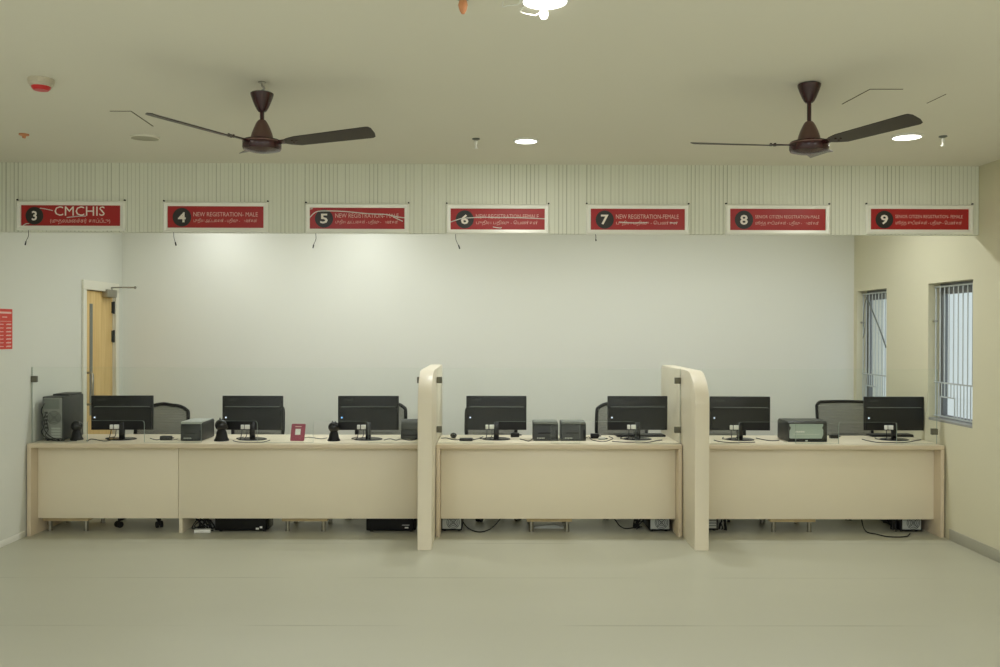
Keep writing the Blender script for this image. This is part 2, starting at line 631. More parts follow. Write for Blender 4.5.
# door -------------------------------------------------------------
d = thing('door_1', 'yellow wooden door with a narrow vision slot and pull handle', 'door', (XL, (DY0 + DY1) / 2, 0))
structure(d)
hw = (DY1 - DY0) / 2
m = MB()
fw = .05
m.box(-.09, 0, -hw, -hw + fw, 0, DZ - .075).box(-.09, 0, hw - fw, hw, 0, DZ - .075).box(-.09, 0, -hw, hw, DZ - .075, DZ)
m.box(.0005, .022, -hw - .012, -hw + fw, 0, DZ - .0755, .004).box(.0005, .022, hw - fw, hw + .012, 0, DZ - .0755, .004).box(.0005, .022, -hw - .012, hw + .012, DZ - .075, DZ + .012, .004)
m.build('door_frame', M['doorframe'], d)
leaf = MB().box(-.06, -.016, -hw + fw + .004, hw - fw - .004, .006, DZ - .08, .002).build('door_leaf', M['wood'], d)
vp = MB().box(-.0165, -.012, -.185, -.125, .85, 1.885, .002).build('vision_panel', M['mgrey'], leaf)
pc = -.255
m = MB()
m.tube([(-.016, pc, 1.25), (.03, pc, 1.25), (.045, pc, 1.235), (.045, pc, .975), (.03, pc, .96), (-.016, pc, .96)], .011, 10, smooth=False)
m.build('pull_handle', M['steel'], leaf)
for z in (1.86, 1.58, .35):
    MB().cyl((-.004, hw - fw, z - .06), (-.004, hw - fw, z + .06), .011, n=10).box(-.018, -.008, hw - fw - .03, hw - fw, z - .055, z + .055).build('hinge', M['charcoal'], d)
cl = MB().box(-.016, .05, .07, .27, 1.955, 2.03, .008).build('door_closer', M['steel'], d)
MB().cyl((.02, .2, 2.03), (.02, .2, 2.055), .014, n=12).tube([(.02, .2, 2.05), (.13, .215, 2.055), (.25, .2, 2.052)], .007, 8).ball((.25, .2, 2.052), .014, n=10).build('closer_arm', M['steel'], cl)

# windows ----------------------------------------------------------
for wi, (a, b) in enumerate(WINS):
    w = thing('window_%d' % (wi + 1), ('barred window next to the room corner with a cord across it' if wi == 0 else 'barred window beside the sign numbered nine'), 'window', (XR, (a + b) / 2, WZ0))
    structure(w)
    h = (b - a) / 2
    H = WZ1 - WZ0
    m = MB()
    fx0, fx1 = .10, .14
    m.box(fx0, fx1, -h, -h + .04, 0, H).box(fx0, fx1, h - .05, h, 0, H).box(fx0, fx1, -h + .04, h - .05, 0, .045).box(fx0, fx1, -h + .04, h - .05, H - .09, H)
    m.build('window_frame', M['winframe'], w)
    MB().box(.117, .123, -h + .04, h - .05, .045, H - .09).build('pane', M['winglass'], w)
    m = MB()
    gx = .055
    zt, zm, zb = H - .03, .315, .04
    oy0, oy1 = h - .33, h - .10          # little hatch in the lower part
    oz0, oz1 = .055, .20
    y = h - .02
    while y > -h + .005:
        m.cyl((gx, y, zm), (gx, y, zt), .0052, n=8)
        y -= .072
    y = h - .02
    while y > -h + .005:
        m.cyl((gx, y, oz1 if oy0 < y < oy1 else zb), (gx, y, zm), .0045, n=8)
        y -= .05
    for z in (zt, zm, zb):
        m.box(gx - .005, gx + .005, -h, h, z - .006, z + .006)
    m.box(gx - .004, gx + .004, oy0, oy1, oz1 - .005, oz1 + .005)
    for y in (oy0, oy1):
        m.box(gx - .004, gx + .004, y - .004, y + .004, zb, oz1 + .005)
    m.build('grille', M['bars'], w)
    MB().box(.005, .145, -h, h, 0, .02, .002).build('sill', M['sill'], w)
    MB().cyl((.04, h, .82), (.04, h - .035, .82), .006, n=8).box(.03, .06, h - .045, h - .03, .812, .828).build('wall_hook', M['steel'], w)
# cord hanging across the corner window
y1 = WINS[0][1]
m = MB()
pts = [Vector((XR + .03, y1 - .16, 1.98)), Vector((XR + .03, y1 - .30, 1.84)), Vector((XR + .03, y1 - .47, 1.66)), Vector((XR + .03, y1 - .60, 1.50))]
m.tube(pts, .007, 8)
m.tube([pts[0], pts[0] + Vector((0, .06, -.1)), pts[0] + Vector((0, .07, -.25)), pts[0] + Vector((0, .05, -.33)), pts[0] + Vector((0, .085, -.4))], .004, 6)
tag(m.build('window_cord', M['mgrey']), 'dark cord slung diagonally across the bars of the corner window', 'cord')

# ------------------------------------------------------------------ number signs
SIGNS = [
    (3, 15.8, 124.5, 200.6, 230.2, 'CMCHIS', '(முதலமைச்சர் காப்பீடு)', 'first', None),
    (4, 162.6, 267.9, 201.6, 232.2, 'NEW REGISTRATION- MALE', 'புதிய அட்டைகள் - பதிவு - ஆண்கள்', None, None),
    (5, 305.0, 409.0, 203.2, 233.3, 'NEW REGISTRATION- MALE', 'புதிய அட்டைகள் - பதிவு - ஆண்கள்', None, None),
    (6, 446.0, 549.3, 204.0, 234.0, 'NEW REGISTRATION-FEMALE', 'புதிய பதிவு - ெபண்கள்', None, None),
    (7, 586.3, 689.6, 204.2, 234.3, 'NEW REGISTRATION-FEMALE', 'புதிய பதிவு - ெபண்கள்', None, None),
    (8, 725.8, 830.6, 204.3, 234.6, 'SENIOR CITIZEN REGISTRATION-MALE', 'மூத்த குடிமக்கள் - பதிவு - ஆண்கள்', None, None),
    (9, 866.5, 974.0, 204.4, 234.0, 'SENIOR CITIZEN REGISTRATION- FEMALE', 'மூத்த குடிமக்கள் - பதிவு - ெபண்கள்', None, None),
]
SLAB = {
    3: 'red counter sign in a silver frame numbered 3, reading CMCHIS',
    4: 'red counter sign in a silver frame numbered 4, new registration male',
    5: 'red counter sign numbered 5 with painted white glare along its creased cover film',
    6: 'red counter sign numbered 6 with a painted glare streak across its digit',
    7: 'red counter sign numbered 7, new registration female, small painted glint at its lower edge',
    8: 'red counter sign in a silver frame numbered 8, senior citizen registration male',
    9: 'red counter sign numbered 9 at the end of the row by the windows',
}
CREASE_GLARE = {
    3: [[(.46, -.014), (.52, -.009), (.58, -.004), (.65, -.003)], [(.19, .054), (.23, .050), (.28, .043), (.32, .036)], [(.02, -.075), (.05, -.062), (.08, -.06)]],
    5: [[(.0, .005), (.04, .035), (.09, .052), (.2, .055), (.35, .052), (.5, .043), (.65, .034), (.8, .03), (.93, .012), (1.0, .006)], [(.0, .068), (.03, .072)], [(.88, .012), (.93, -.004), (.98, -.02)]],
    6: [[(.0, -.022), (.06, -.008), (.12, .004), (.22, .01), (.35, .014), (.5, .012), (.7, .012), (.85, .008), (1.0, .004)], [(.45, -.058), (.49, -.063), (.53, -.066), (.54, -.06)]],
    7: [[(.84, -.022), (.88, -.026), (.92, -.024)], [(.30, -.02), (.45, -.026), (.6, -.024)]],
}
for (num, px0, px1, py0, py1, en, ta, _a, _b) in SIGNS:
    Ys = BY - .022
    p0, p1 = at(px0, py1, Ys), at(px1, py0, Ys)
    q0, q1 = at(px0, py0, Ys), at(px1, py1, Ys)
    W = p1.x - p0.x
    zc = (p0.z + p1.z + q0.z + q1.z) / 4
    Hh = ((q0.z - p0.z) + (p1.z - q1.z)) / 2
    if zc - Hh / 2 < 2.36: pass
    t = thing('counter_sign', SLAB[num], 'sign', ((p0.x + p1.x) / 2, BY, zc), 0, 'numbered red counter signs')
    w, h = W / 2, Hh / 2
    bd = .033
    m = MB()
    # snap frame: four mitred bars with a sloped face
    def bar(o0, o1, i1, i0):
        a = [m.bm.verts.new(Vector((x, y, z))) for (x, z), y in ((o0, -.012), (o1, -.012), (i1, -.022), (i0, -.022))]
        m.bm.faces.new(a)
    O = [(-w, -h), (w, -h), (w, h), (-w, h)]
    Mi = [(-w + .01, -h + .01), (w - .01, -h + .01), (w - .01, h - .01), (-w + .01, h - .01)]
    I = [(-w + bd, -h + bd), (w - bd, -h + bd), (w - bd, h - bd), (-w + bd, h - bd)]
    for k in range(4):
        k2 = (k + 1) % 4
        for A, ya, B, yb in ((O, 0.0, O, -.014), (O, -.014, Mi, -.024), (Mi, -.024, I, -.020), (I, -.020, I, -.006)):
            vs = [Vector((A[k][0], ya, A[k][1])), Vector((A[k2][0], ya, A[k2][1])), Vector((B[k2][0], yb, B[k2][1])), Vector((B[k][0], yb, B[k][1]))]
            m.bm.faces.new([m.bm.verts.new(v) for v in vs])
    bmesh.ops.remove_doubles(m.bm, verts=m.bm.verts, dist=1e-5)
    m.build('frame', M['alu'], t, sharp=8)
    pn = MB().box(-w + bd - .002, w - bd + .002, -.009, -.001, -h + bd - .002, h - bd + .002).build('panel', M['red'], t)
    iw, ih = w - bd, h - bd
    rd = ih * .86
    dx = -iw + (.105 if num != 3 else .098)
    dz = -.002
    disc = MB().cyl((dx, -.0095, dz), (dx, -.0105, dz), rd, n=40).build('number_disc', M['disc'], pn)
    lettering(str(num), dx - rd * .42, dx + rd * .42, dz, rd * 1.08, -.0112, M['letter'], pn, 'digit', bold=.022, fit=(num != 3))
    tx0 = dx + rd + .012
    if num == 3:
        lettering(en, -iw + .246, iw - .118, .034, .070, -.0100, M['letter'], pn, 'lettering', bold=.0)
        lettering(ta, -iw + .214, iw - .078, -.041, .044, -.0100, M['letter_dim'], pn, 'lettering')
    else:
        long = len(en) > 28
        lettering(en, tx0 + .004, iw - .045, .021, .024 if long else .032, -.0100, M['letter_dim'], pn, 'lettering', bold=0.0)
        lettering(ta, tx0 + .006, iw - .05, -.028, .038, -.0100, M['letter_dim'], pn, 'lettering')
    for sx in (-1, 1):
        MB().cyl((sx * (w - .004), -.012, h + .006), (sx * (w - .004), 0, h + .006), .0065, n=10).build('fixing_pin', M['black'], t)
    if num in CREASE_GLARE:
        for path in CREASE_GLARE[num]:
            f = MB().tube([(-iw + u * 2 * iw, -.012, v) for u, v in path], .0034 if num != 3 else .003, 8).build('crease_glare', M['film'], t)
            f['label'] = 'white glare painted along a crease in the cover film'
    if num in (3, 4, 5, 6, 7):
        x = -w + (.082 if num == 3 else .075 if num < 6 else .07)
        s = {3: -.02, 4: .018, 5: -.018, 6: .03, 7: .004}[num]
        L = {3: .10, 4: .09, 5: .10, 6: .10, 7: .045}[num]
        m = MB()
        m.tube([(x, -.004, -h + .01), (x + .003, -.006, -h - L * .4), (x + s * .6, -.006, -h - L * .75), (x + s, -.006, -h - L)], .0022, 6)
        m.cyl((x + s * .75, -.006, -h - L * .82), (x + s * 1.05, -.006, -h - L * 1.1), .005, n=8)
        c = m.build('power_lead', M['black'], t)

# red notice on the left wall ---------------------------------------
t = thing('wall_notice', 'red notice sheet with rows of small pale writing on the white wall', 'notice', (XL, atx(12, 330, XL).y - .115, 1.648))
MB().box(.0, .003, -.115, .115, -.153, .153).build('sheet', M['notice'], t)
rr = random.Random(3)
for k in range(7):
    m = MB()
    z = .036 - k * .028
    # one row of illegible print: a joined zigzag strip for each column
    for y0, y1, hh in ((-.1, -.01, .004), (.025, .098, .0065)):
        o = [(y0, z - hh * .5)]
        y = y0
        while y < y1 - .012:
            o += [(y + .006, z - hh), (y + .009, z - hh * .2)]
            y += .012
        o += [(y1, z - hh * .5), (y1, z + hh * .5)]
        while y > y0 + .006:
            o += [(y + .006, z + hh), (y + .001, z + hh * .3)]
            y -= .012
        o += [(y0, z + hh * .5)]
        m.prism(o, .003, .0036, 'X')
    m.build('text_row', M['letter_dim'], t)
MB().box(.003, .0036, -.095, .1, .118, .132).build('heading', M['letter_dim'], t)
MB().box(.003, .0036, -.03, .04, .088, .095).build('heading', M['letter_dim'], t)
MB().box(.003, .0036, -.1, .1, .058, .061).build('rule_line', M['letter_dim'], t)

# ------------------------------------------------------------------ ceiling fixtures
def downlight(px, py, rad, lit, label, group='round ceiling downlights', drop=0.0):
    p = atz(px, py, ZC)
    t = thing('downlight', label, 'ceiling light', (p.x, p.y, ZC), 0, group)
    k = 1.16 if lit else 1.04
    MB().lathe([(rad * k, 0), (rad * k, -.006), (rad * (k + 1) / 2, -.010), (rad, -.012), (rad, 0)], n=32).build('trim_ring', M['white'] if lit else M['ceil'], t)
    MB().lathe([(0, -.009), (rad * .5, -.0095), (rad, -.009), (rad, -.001), (0, -.001)], n=32).build('diffuser', M['lamp'] if lit else M['lampoff'], t)
    return t


downlight(526, 140, .071, True, 'small lit round downlight between the two fans')
downlight(907, 136, .084, True, 'lit round downlight beside the fan nearer the windows')
downlight(145, 137, .085, False, 'unlit round downlight beside the fan nearer the smoke detector')
t = downlight(545, -1, .082, True, 'glaring lit downlight with loose wires hanging out, nearest the viewer')
m = MB()
m.tube([(-.09, -.02, -.004), (-.10, .0, -.02), (-.14, .02, -.018), (-.155, .03, -.02), (-.157, .03, 0)], .003, 6)
m.tube([(-.06, .05, -.004), (-.09, .075, -.02), (-.03, .085, -.03), (.0, .07, -.012)], .0025, 6)
m.build('loose_wire', M['white'], t)
MB().lathe([(0, -.05), (.012, -.046), (.018, -.03), (.012, -.01), (0, -.009)], (.0, .075, 0), 12).build('bare_bulb', M['lamp'], t)

p = atz(41, 79, ZC)
t = thing('smoke_detector', 'white smoke detector with a red underside on the ceiling', 'smoke detector', (p.x, p.y, ZC))
MB().lathe([(.0, 0), (.060, 0), (.062, -.010), (.058, -.026), (.052, -.030), (.050, -.038), (0, -.038)], n=28).build('base', M['detector'], t)
MB().lathe([(.0, -.038), (.045, -.038), (.043, -.047), (.034, -.056), (0, -.058)], n=28).build('sensor_cap', M['redbright'], t)

SPR = [(476, 138.5, 'small sprinkler head on the ceiling beside the middle downlight'),
       (943, 136.0, 'small sprinkler head on the ceiling near the window wall')]
for px, py, lb in SPR:
    p = atz(px, py, ZC)
    t = thing('sprinkler_head', lb, 'sprinkler', (p.x, p.y, ZC), 0, 'ceiling sprinkler heads')
    MB().lathe([(0, 0), (.024, 0), (.026, -.006), (.012, -.012), (0, -.012)], n=16).build('escutcheon', M['mgrey'], t)
    MB().lathe([(0, -.012), (.010, -.014), (.012, -.03), (.007, -.04), (.007, -.058), (.013, -.062), (.013, -.066), (0, -.066)], n=14).build('nozzle', M['white'], t)
p = atz(463, -3, ZC)
t = thing('sprinkler_head', 'orange wrapped sprinkler head on the ceiling at the top edge of the view', 'sprinkler', (p.x, p.y, ZC), 0, 'ceiling sprinkler heads')
MB().lathe([(0, 0), (.024, 0), (.026, -.006), (.012, -.012), (0, -.012)], n=16).build('escutcheon', M['mgrey'], t)
MB().lathe([(0, -.012), (.014, -.014), (.018, -.03), (.013, -.05), (.006, -.062), (0, -.064)], n=14).build('wrapping', M['orange'], t)
p = atz(24, 134, ZC)
t = MB().lathe([(0, 0), (.03, 0), (.03, -.008), (.012, -.014), (.01, -.026), (0, -.026)], n=16).build('ceiling_plug', M['orange'], loc=(p.x, p.y, ZC))
tag(t, 'tiny orange cap stuck on the ceiling above the CMCHIS sign', 'ceiling plug')


def fan(px, py_c, Y, blades, hook, label, ang_off=0):
    p = at(px, py_c, Y)
    t = thing('ceiling_fan', label, 'ceiling fan', (p.x, Y, 0), 0, 'maroon three-blade ceiling fans')
    zt = ZC - hook
    if hook:
        m = MB()
        m.tube([(0, 0, ZC), (0, 0, ZC - .02), (.012, 0, ZC - .03), (0, 0, ZC - .042), (-.004, 0, ZC - .055), (0, 0, zt - .01)], .005, 8)
        m.cyl((0, 0, ZC - .004), (0, 0, ZC), .02, n=14)
        m.build('ceiling_hook', M['steel'], t)
    MB().lathe([(.0, zt - .004), (.052, zt - .002), (.057, zt - .006), (.056, zt - .014), (.047, zt - .04), (.034, zt - .072), (.024, zt - .09), (.018, zt - .096), (0, zt - .096)], n=28).build('canopy', M['fan'], t)
    MB().cyl((0, 0, 2.67), (0, 0, zt - .09), .0105, n=14).build('downrod', M['fan'], t)
    MB().lathe([(0, 2.694), (.017, 2.694), (.024, 2.686), (.032, 2.672), (.042, 2.65), (.050, 2.628), (.056, 2.606), (.058, 2.592), (0, 2.592)], n=28).build('motor_cover', M['fan_cover'], t)
    mo = MB().lathe([(0, 2.600), (.07, 2.599), (.09, 2.594), (.095, 2.586), (.095, 2.556), (.09, 2.546), (.06, 2.538), (.03, 2.532), (0, 2.531)], n=36).build('motor', M['fan'], t)
    MB().lathe([(.0945, 2.588), (.0962, 2.586), (.0962, 2.583), (.0945, 2.581)], n=36).build('trim_band', M['fan_trim'], mo)
    zb = 2.574
    for a, dihedral in blades:
        R = Matrix.Translation((0, 0, zb)) @ Matrix.Rotation(math.radians(a), 4, 'Z') @ Matrix.Rotation(-math.radians(dihedral), 4, 'Y')
        # bracket
        m = MB()
        m.box(.075, .19, -.022, .022, -.003, .003, .001)
        for x, y in ((.165, -.012), (.165, .012), (.185, 0)):
            m.cyl((x, y, .003), (x, y, .008), .005, n=8).cyl((x, y, -.008), (x, y, -.003), .005, n=8)
        bmesh.ops.transform(m.bm, matrix=R @ Matrix.Rotation(math.radians(-9), 4, 'X'), verts=m.bm.verts)
        br = m.build('blade_bracket', M['fan'], t)
        prof = [(.105, -.010), (.14, -.034), (.19, -.051), (.56, -.062), (.574, -.056), (.58, -.03), (.58, .03), (.574, .056), (.56, .062), (.19, .051), (.14, .034), (.105, .010)]
        m = MB()
        m.prism(prof, -.0018, .0018, 'Z')
        # pressed-in curl along both long edges
        for v in m.bm.verts:
            v.co.z -= 1.9 * v.co.y ** 2
        bmesh.ops.transform(m.bm, matrix=R @ Matrix.Rotation(math.radians(-12), 4, 'X'), verts=m.bm.verts)
        m.build('blade', M['fan_blade'], t)
    return t


fan(262, 145, 4.50, ((-11, 4.6), (226, 5.4), (111, 7.3)), .052, 'maroon ceiling fan on an exposed hook, above the signs numbered 4 and 5')
fan(809, 145, 4.48, ((172, 3.2), (-58, 2.9), (64, 6.3)), 0.0, 'maroon ceiling fan with its canopy tight to the ceiling, above sign 8')

# ------------------------------------------------------------------ counters
CF, CB = 7.17, 7.84          # worktop front and back
WT = .738
PF = 7.28                    # recessed front panel
GY = 7.262                   # glass


def counter(name, x0, x1, label, seams=(), gables=()):
    t = thing(name, label, 'counter', ((x0 + x1) / 2, CF, 0), 0, 'cream service counters')
    c = (x0 + x1) / 2
    a, b = x0 - c, x1 - c
    wt = MB().box(a, b, 0, CB - CF, WT - .034, WT, .003)
    wt.bm.normal_update()
    for f in wt.bm.faces:
        if f.normal.z > .9:
            f.material_index = 1
    wt.build('worktop', [M['lam_edge'], M['lam']], t)
    for s0, s1 in ((a, a + .03), (b - .03, b)):
        MB().box(s0, s1, .002, CB - CF - .03, 0, WT - .0345, .002).build('side_panel', M['lam_edge'], t)
    xs = [a + .0305] + [s - c for s in seams] + [b - .0305]
    for u, v in zip(xs, xs[1:]):
        g = .0015
        MB().box(u + g, v - g, PF - CF, PF - CF + .018, .123, WT - .035, .0015).build('front_panel', M['lam'], t)
    for gx in gables:
        MB().box(gx - c - .014, gx - c + .014, PF - CF + .019, CB - CF - .05, 0, WT - .0345, .002).build('support_leg', M['lam'], t)
    return t


counter('service_counter', XL + .012, hx(-.515, 6.738), 'long cream counter with three monitors beside the wooden door', seams=(hx(-2.487, 7.28),), gables=(hx(-2.475, 7.28),))
counter('service_counter', hx(-.400, 6.738) + .001, hx(1.564, 6.738) - .003, 'cream counter between the two curved dividers')
counter('service_counter', hx(1.677, 6.738), XR - .014, 'cream counter beside the barred windows')


def divider(x0, x1, label):
    yb = 8.12
    yf = 6.738
    ztop = 1.338
    prof = [(yf, 0), (yf, 1.10)]
    # big soft front shoulder
    for k in range(9):
        a = math.radians(90 * k / 8)
        prof.append((yf + .30 - .30 * math.cos(a), 1.10 + (ztop - 1.10) * math.sin(a)))
    prof += [(yb - .06, ztop + .004)]
    for k in range(1, 5):
        a = math.radians(90 - 90 * k / 4)
        prof.append((yb - .06 + .06 * math.cos(a), ztop - .056 + .06 * math.sin(a)))
    prof += [(yb, 0)]
    m = MB()
    m.prism(prof, x0, x1, 'X')
    es = [e for e in m.bm.edges if abs(e.verts[0].co.x - e.verts[1].co.x) < 1e-6]
    bmesh.ops.bevel(m.bm, geom=es, offset=.006, segments=2, profile=.5, affect='EDGES')
    for v in m.bm.verts:
        v.co.x -= (x0 + x1) / 2
        v.co.y -= yf
    o = m.build('counter_divider', M['divider'], loc=((x0 + x1) / 2, yf, 0), sharp=40)
    return tag(o, label, 'divider', 'cream counter dividers')


divider(hx(-.511, 6.738), hx(-.405, 6.738), 'cream curved-top divider panel between the signs numbered 5 and 6')
divider(hx(1.567, 6.738), hx(1.673, 6.738), 'cream curved-top divider panel under sign 7')


def screen(x0, x1, cuts, clamps, label):
    t = thing('glass_screen', label, 'glass screen', ((x0 + x1) / 2, GY, WT), 0, 'clear glass counter screens')
    c = (x0 + x1) / 2
    zt = 1.343 - WT
    o = [(x0 - c, 0.001)]
    for u0, u1 in cuts:
        a, b = at(u0, 430, GY).x - c, at(u1, 430, GY).x - c
        hh, r = .175, .02
        o += [(a, .001)]
        for k in range(4):
            an = math.radians(180 - 30 * k)
            o.append((a + r + r * math.cos(an), hh - r + r * math.sin(an)))
        for k in range(4):
            an = math.radians(90 - 30 * k)
            o.append((b - r + r * math.cos(an), hh - r + r * math.sin(an)))
        o += [(b, .001)]
    o += [(x1 - c, .001), (x1 - c, zt), (x0 - c, zt)]
    m = MB()
    m.prism(o, 0, .012, 'Y')
    m.bm.normal_update()
    for f in m.bm.faces:
        if abs(f.normal.y) < .5:
            f.material_index = 1
    m.build('pane', [M['glass'], M['glass_edge']], t)
    for side, z in clamps:
        if side < 0:
            MB().box(x0 - c - .002, x0 - c + .04, -.012, .022, z - .025, z + .025, .003).build('clamp', M['clampmetal'], t)
        else:
            MB().box(x1 - c - .045, x1 - c + .002, -.012, .022, z - .025, z + .025, .003).build('clamp', M['clampmetal'], t)


screen(XL + .003, hx(-.516, 6.738), ((87, 144), (201, 257), (313, 368)), ((-1, .508), (1, .508), (1, .11)), 'long clear glass screen on the counter beside the wooden door')
screen(hx(-.400, 6.738), hx(1.563, 6.738), ((494, 551), (580, 636)), ((-1, .508), (1, .508), (-1, .11), (1, .11)), 'clear glass screen between the two curved dividers')
screen(hx(1.678, 6.738), XR - .03, ((739, 796), (839, 897)), ((-1, .508), (1, .10)), 'clear glass screen on the counter beside the windows')

# ------------------------------------------------------------------ monitors
def make_monitor():
    t = thing('monitor', 'x', 'monitor', (0, 0, WT), 0, 'black computer monitors seen from behind')
    W, z0, z1 = .252, .078, .362
    m = MB()
    m.box(-W, W, .0, .022, z0, z1, .004)
    body = m.build('back_shell', M['black'], t)
    # raised rear housing with a highlight painted on its ledge
    m = MB()
    m.prism([(-.243, z0 + .006), (.243, z0 + .006), (.243, z1 - .094), (-.243, z1 - .094)], -.012, .001, 'Y')
    for v in m.bm.verts:
        if v.co.y < -.01 and v.co.z > z0 + .1:
            v.co.z -= .006
    m.build('rear_housing', M['black'], body)
    MB().box(-.225, .225, -.010, .001, z1 - .093, z1 - .088, .001).build('ledge_glint', M['mgrey'], body)  # paler grey strip paints the light caught on the housing step
    lettering('acer', -.205, -.125, z1 - .035, .018, -.0008, M['dgrey'], body, 'maker_mark')
    MB().cyl((-.218, -.0135, z0 + .105), (-.218, -.011, z0 + .105), .007, n=12).build('indicator_like_dot', M['dot_white'], body)  # small glowing dot on the back shell
    MB().box(-.246, .246, .0215, .0228, z0 + .012, z1 - .008).build('screen', M['black_gloss'], t)
    for x, hw in ((-.078, .012), (-.038, .020)):
        MB().box(x - hw, x + hw, -.03, -.0125, z0 + .010, z0 + .046, .003).build('cable_plug', M['white'], body)
    MB().box(-.022, .022, -.0125, .014, .006, z0 + .07, .004).build('stand_neck', M['black_gloss'], t)
    m = MB()
    m.lathe([(0, 0), (.118, 0), (.118, .006), (.1, .011), (0, .013)], n=32)
    for v in m.bm.verts:
        v.co.y *= .75
    m.build('stand_base', M['black_gloss'], t)
    m = MB()
    m.tube([(-.078, -.024, z0 + .012), (-.08, -.04, z0 - .03), (-.09, -.045, .012), (-.14, .02, .006), (-.11, .12, .006)], .0035, 6)
    m.tube([(-.038, -.024, z0 + .012), (-.036, -.045, z0 - .04), (-.05, -.055, .01), (.0, -.10, .006), (.1, -.06, .006)], .003, 6)
    m.build('signal_cable', M['rubber'], t)
    return t


MON = [(122, 440.3, 2, 'black monitor in front of the wooden door'),
       (252.5, 440.5, -1, 'black monitor below sign 4, beside the small boxy printer'),
       (368.3, 440.5, 1, 'black monitor with a blue indicator light, nearest the left face of the first divider'),
       (496.3, 440.3, 0, 'black monitor below sign 6 beside the twin small printers'),
       (637.5, 440.3, 1, 'black monitor nearest the second divider on the middle counter'),
       (740, 440.8, -1, 'black monitor between the second divider and the grey faced printer'),
       (894, 440.8, 0, 'black monitor in front of the windows')]
proto = make_monitor()
for i, (px, py, rz, lb) in enumerate(MON):
    o = proto if i == 0 else copy_tree(proto)
    p = atz(px, py, WT)
    o.location = (at(px, py, p.y + .07).x, p.y + .07, WT)
    o.rotation_euler = (0, 0, math.radians(rz))
    o['label'] = lb
    if i == 2:
        for ch in o.children:
            for g in ch.children:
                if g.name.startswith('indicator'):
                    g.data = g.data.copy(); g.data.materials[0] = M['dot_blue']
                    g['label'] = 'blue indicator light'
MONX = [atz(px, py, WT) for px, py, _, _ in MON]

# ------------------------------------------------------------------ chairs
def make_chair(square=False):
    t = thing('office_chair', 'x', 'chair', (0, 0, 0), 0, 'office chairs behind the counters')
    m = MB()
    m.box(-.235, .235, -.24, .22, .435, .505, .03, 3)
    m.build('seat', M['fabric'], t)
    MB().box(-.12, .12, -.12, .12, .395, .434, .01).build('seat_mechanism', M['black'], t)
    MB().cyl((0, 0, .10), (0, 0, .395), .028, .022, n=16).build('gas_lift', M['black'], t)
    hw, zb, zt = (.25, .56, .99) if square else (.228, .56, .972)
    def yy(z):
        return .225 + .10 * (z - .5) / .5
    # arched tubular frame
    pts = []
    r = .05 if square else .15
    n = 6
    loop = [(-hw * .82, zb), (-hw, zb + .12), (-hw, zt - r)]
    for k in range(1, n):
        a = math.radians(180 - 90 * k / n)
        loop.append((-hw + r + r * math.cos(a), zt - r * (.55 if not square else 1) + r * (.55 if not square else 1) * math.sin(a)))
    loop.append((-hw + r, zt)); loop.append((0, zt + (.004 if square else .012))); 
    mirror = [(-x, z) for x, z in loop[:-1]][::-1]
    loop = loop + mirror
    m = MB()
    m.tube([(x, yy(z), z) for x, z in loop], .016 if not square else .014, 10, sub=3, closed=True)
    m.build('back_frame', M['black'], t)
    m = MB()
    m.prism([(x * .985, z - (.004 if z > .9 else 0)) for x, z in loop], 0, .004, 'Y')
    for v in m.bm.verts:
        v.co.y += yy(v.co.z)
    m.build('back_mesh', M['weave'], t)
    m = MB()
    m.tube([(0, .10, .41), (0, .20, .42), (0, .255, .50), (0, yy(.66) + .012, .66)], .018, 10)
    m.box(-.12, .12, yy(.66) + .01, yy(.66) + .026, .62, .70, .006)
    m.build('back_support', M['black'], t)
    for s in (-1, 1):
        m = MB()
        m.tube([(s * .2, .02, .42), (s * .285, .02, .43), (s * .295, .03, .52), (s * .295, .03, .63)], .013, 8)
        a = m.build('armrest', M['black'], t)
        MB().box(s * .295 - .03, s * .295 + .03, -.10, .14, .63, .655, .01).build('arm_pad', M['rubber'], a)
    b = MB().cyl((0, 0, .065), (0, 0, .12), .045, .035, n=18).build('base_hub', M['black'], t)
    for k in range(5):
        a = math.radians(-126 + 72 * k)
        u = Vector((math.cos(a), math.sin(a), 0))
        MB().tube([u * .02 + Vector((0, 0, .095)), u * .18 + Vector((0, 0, .085)), u * .285 + Vector((0, 0, .066))], .017, 8).build('base_leg', M['black'], t)
        q = u.cross(Vector((0, 0, 1)))
        m = MB()
        e = u * .285 + Vector((0, 0, .027))
        for s in (-1, 1):
            m.cyl(e + q * s * .008, e + q * s * .026, .027, n=16)
        m.cyl(e - q * .01, e + q * .01, .008, n=8)
        m.cyl(e + Vector((0, 0, .0)), e + Vector((0, 0, .045)), .008, n=8)
        m.build('caster', M['rubber'], t)
    return t


CH = [(-2.885, 7.73, 0, 'a', 'arched mesh back office chair between the monitor by the door and the boxy printer'),
      (-2.10, 8.02, 0, 'a', 'office chair hidden behind the monitor below sign 4'),
      (-1.00, 8.06, -6, 'a', 'office chair behind the monitor with the blue light'),
      (.085, 8.0, 8, 'a', 'office chair behind the monitor below sign 6'),
      (1.235, 8.06, -4, 'a', 'arched mesh back office chair behind the monitor nearest the second divider'),
      (2.21, 8.02, 10, 'a', 'office chair behind the monitor beside the grey faced printer'),
      (3.325, 8.06, 0, 's', 'square topped dark mesh office chair beside the window monitor')]
pa = make_chair(False)
first = True
for x, y, rz, k, lb in CH:
    if k == 's':
        o = make_chair(True)
    elif first:
        o = pa; first = False
    else:
        o = copy_tree(pa)
    o.location = (hx(x, y + .25), y, 0)
    o.rotation_euler = (0, 0, math.radians(rz))
    o['label'] = lb

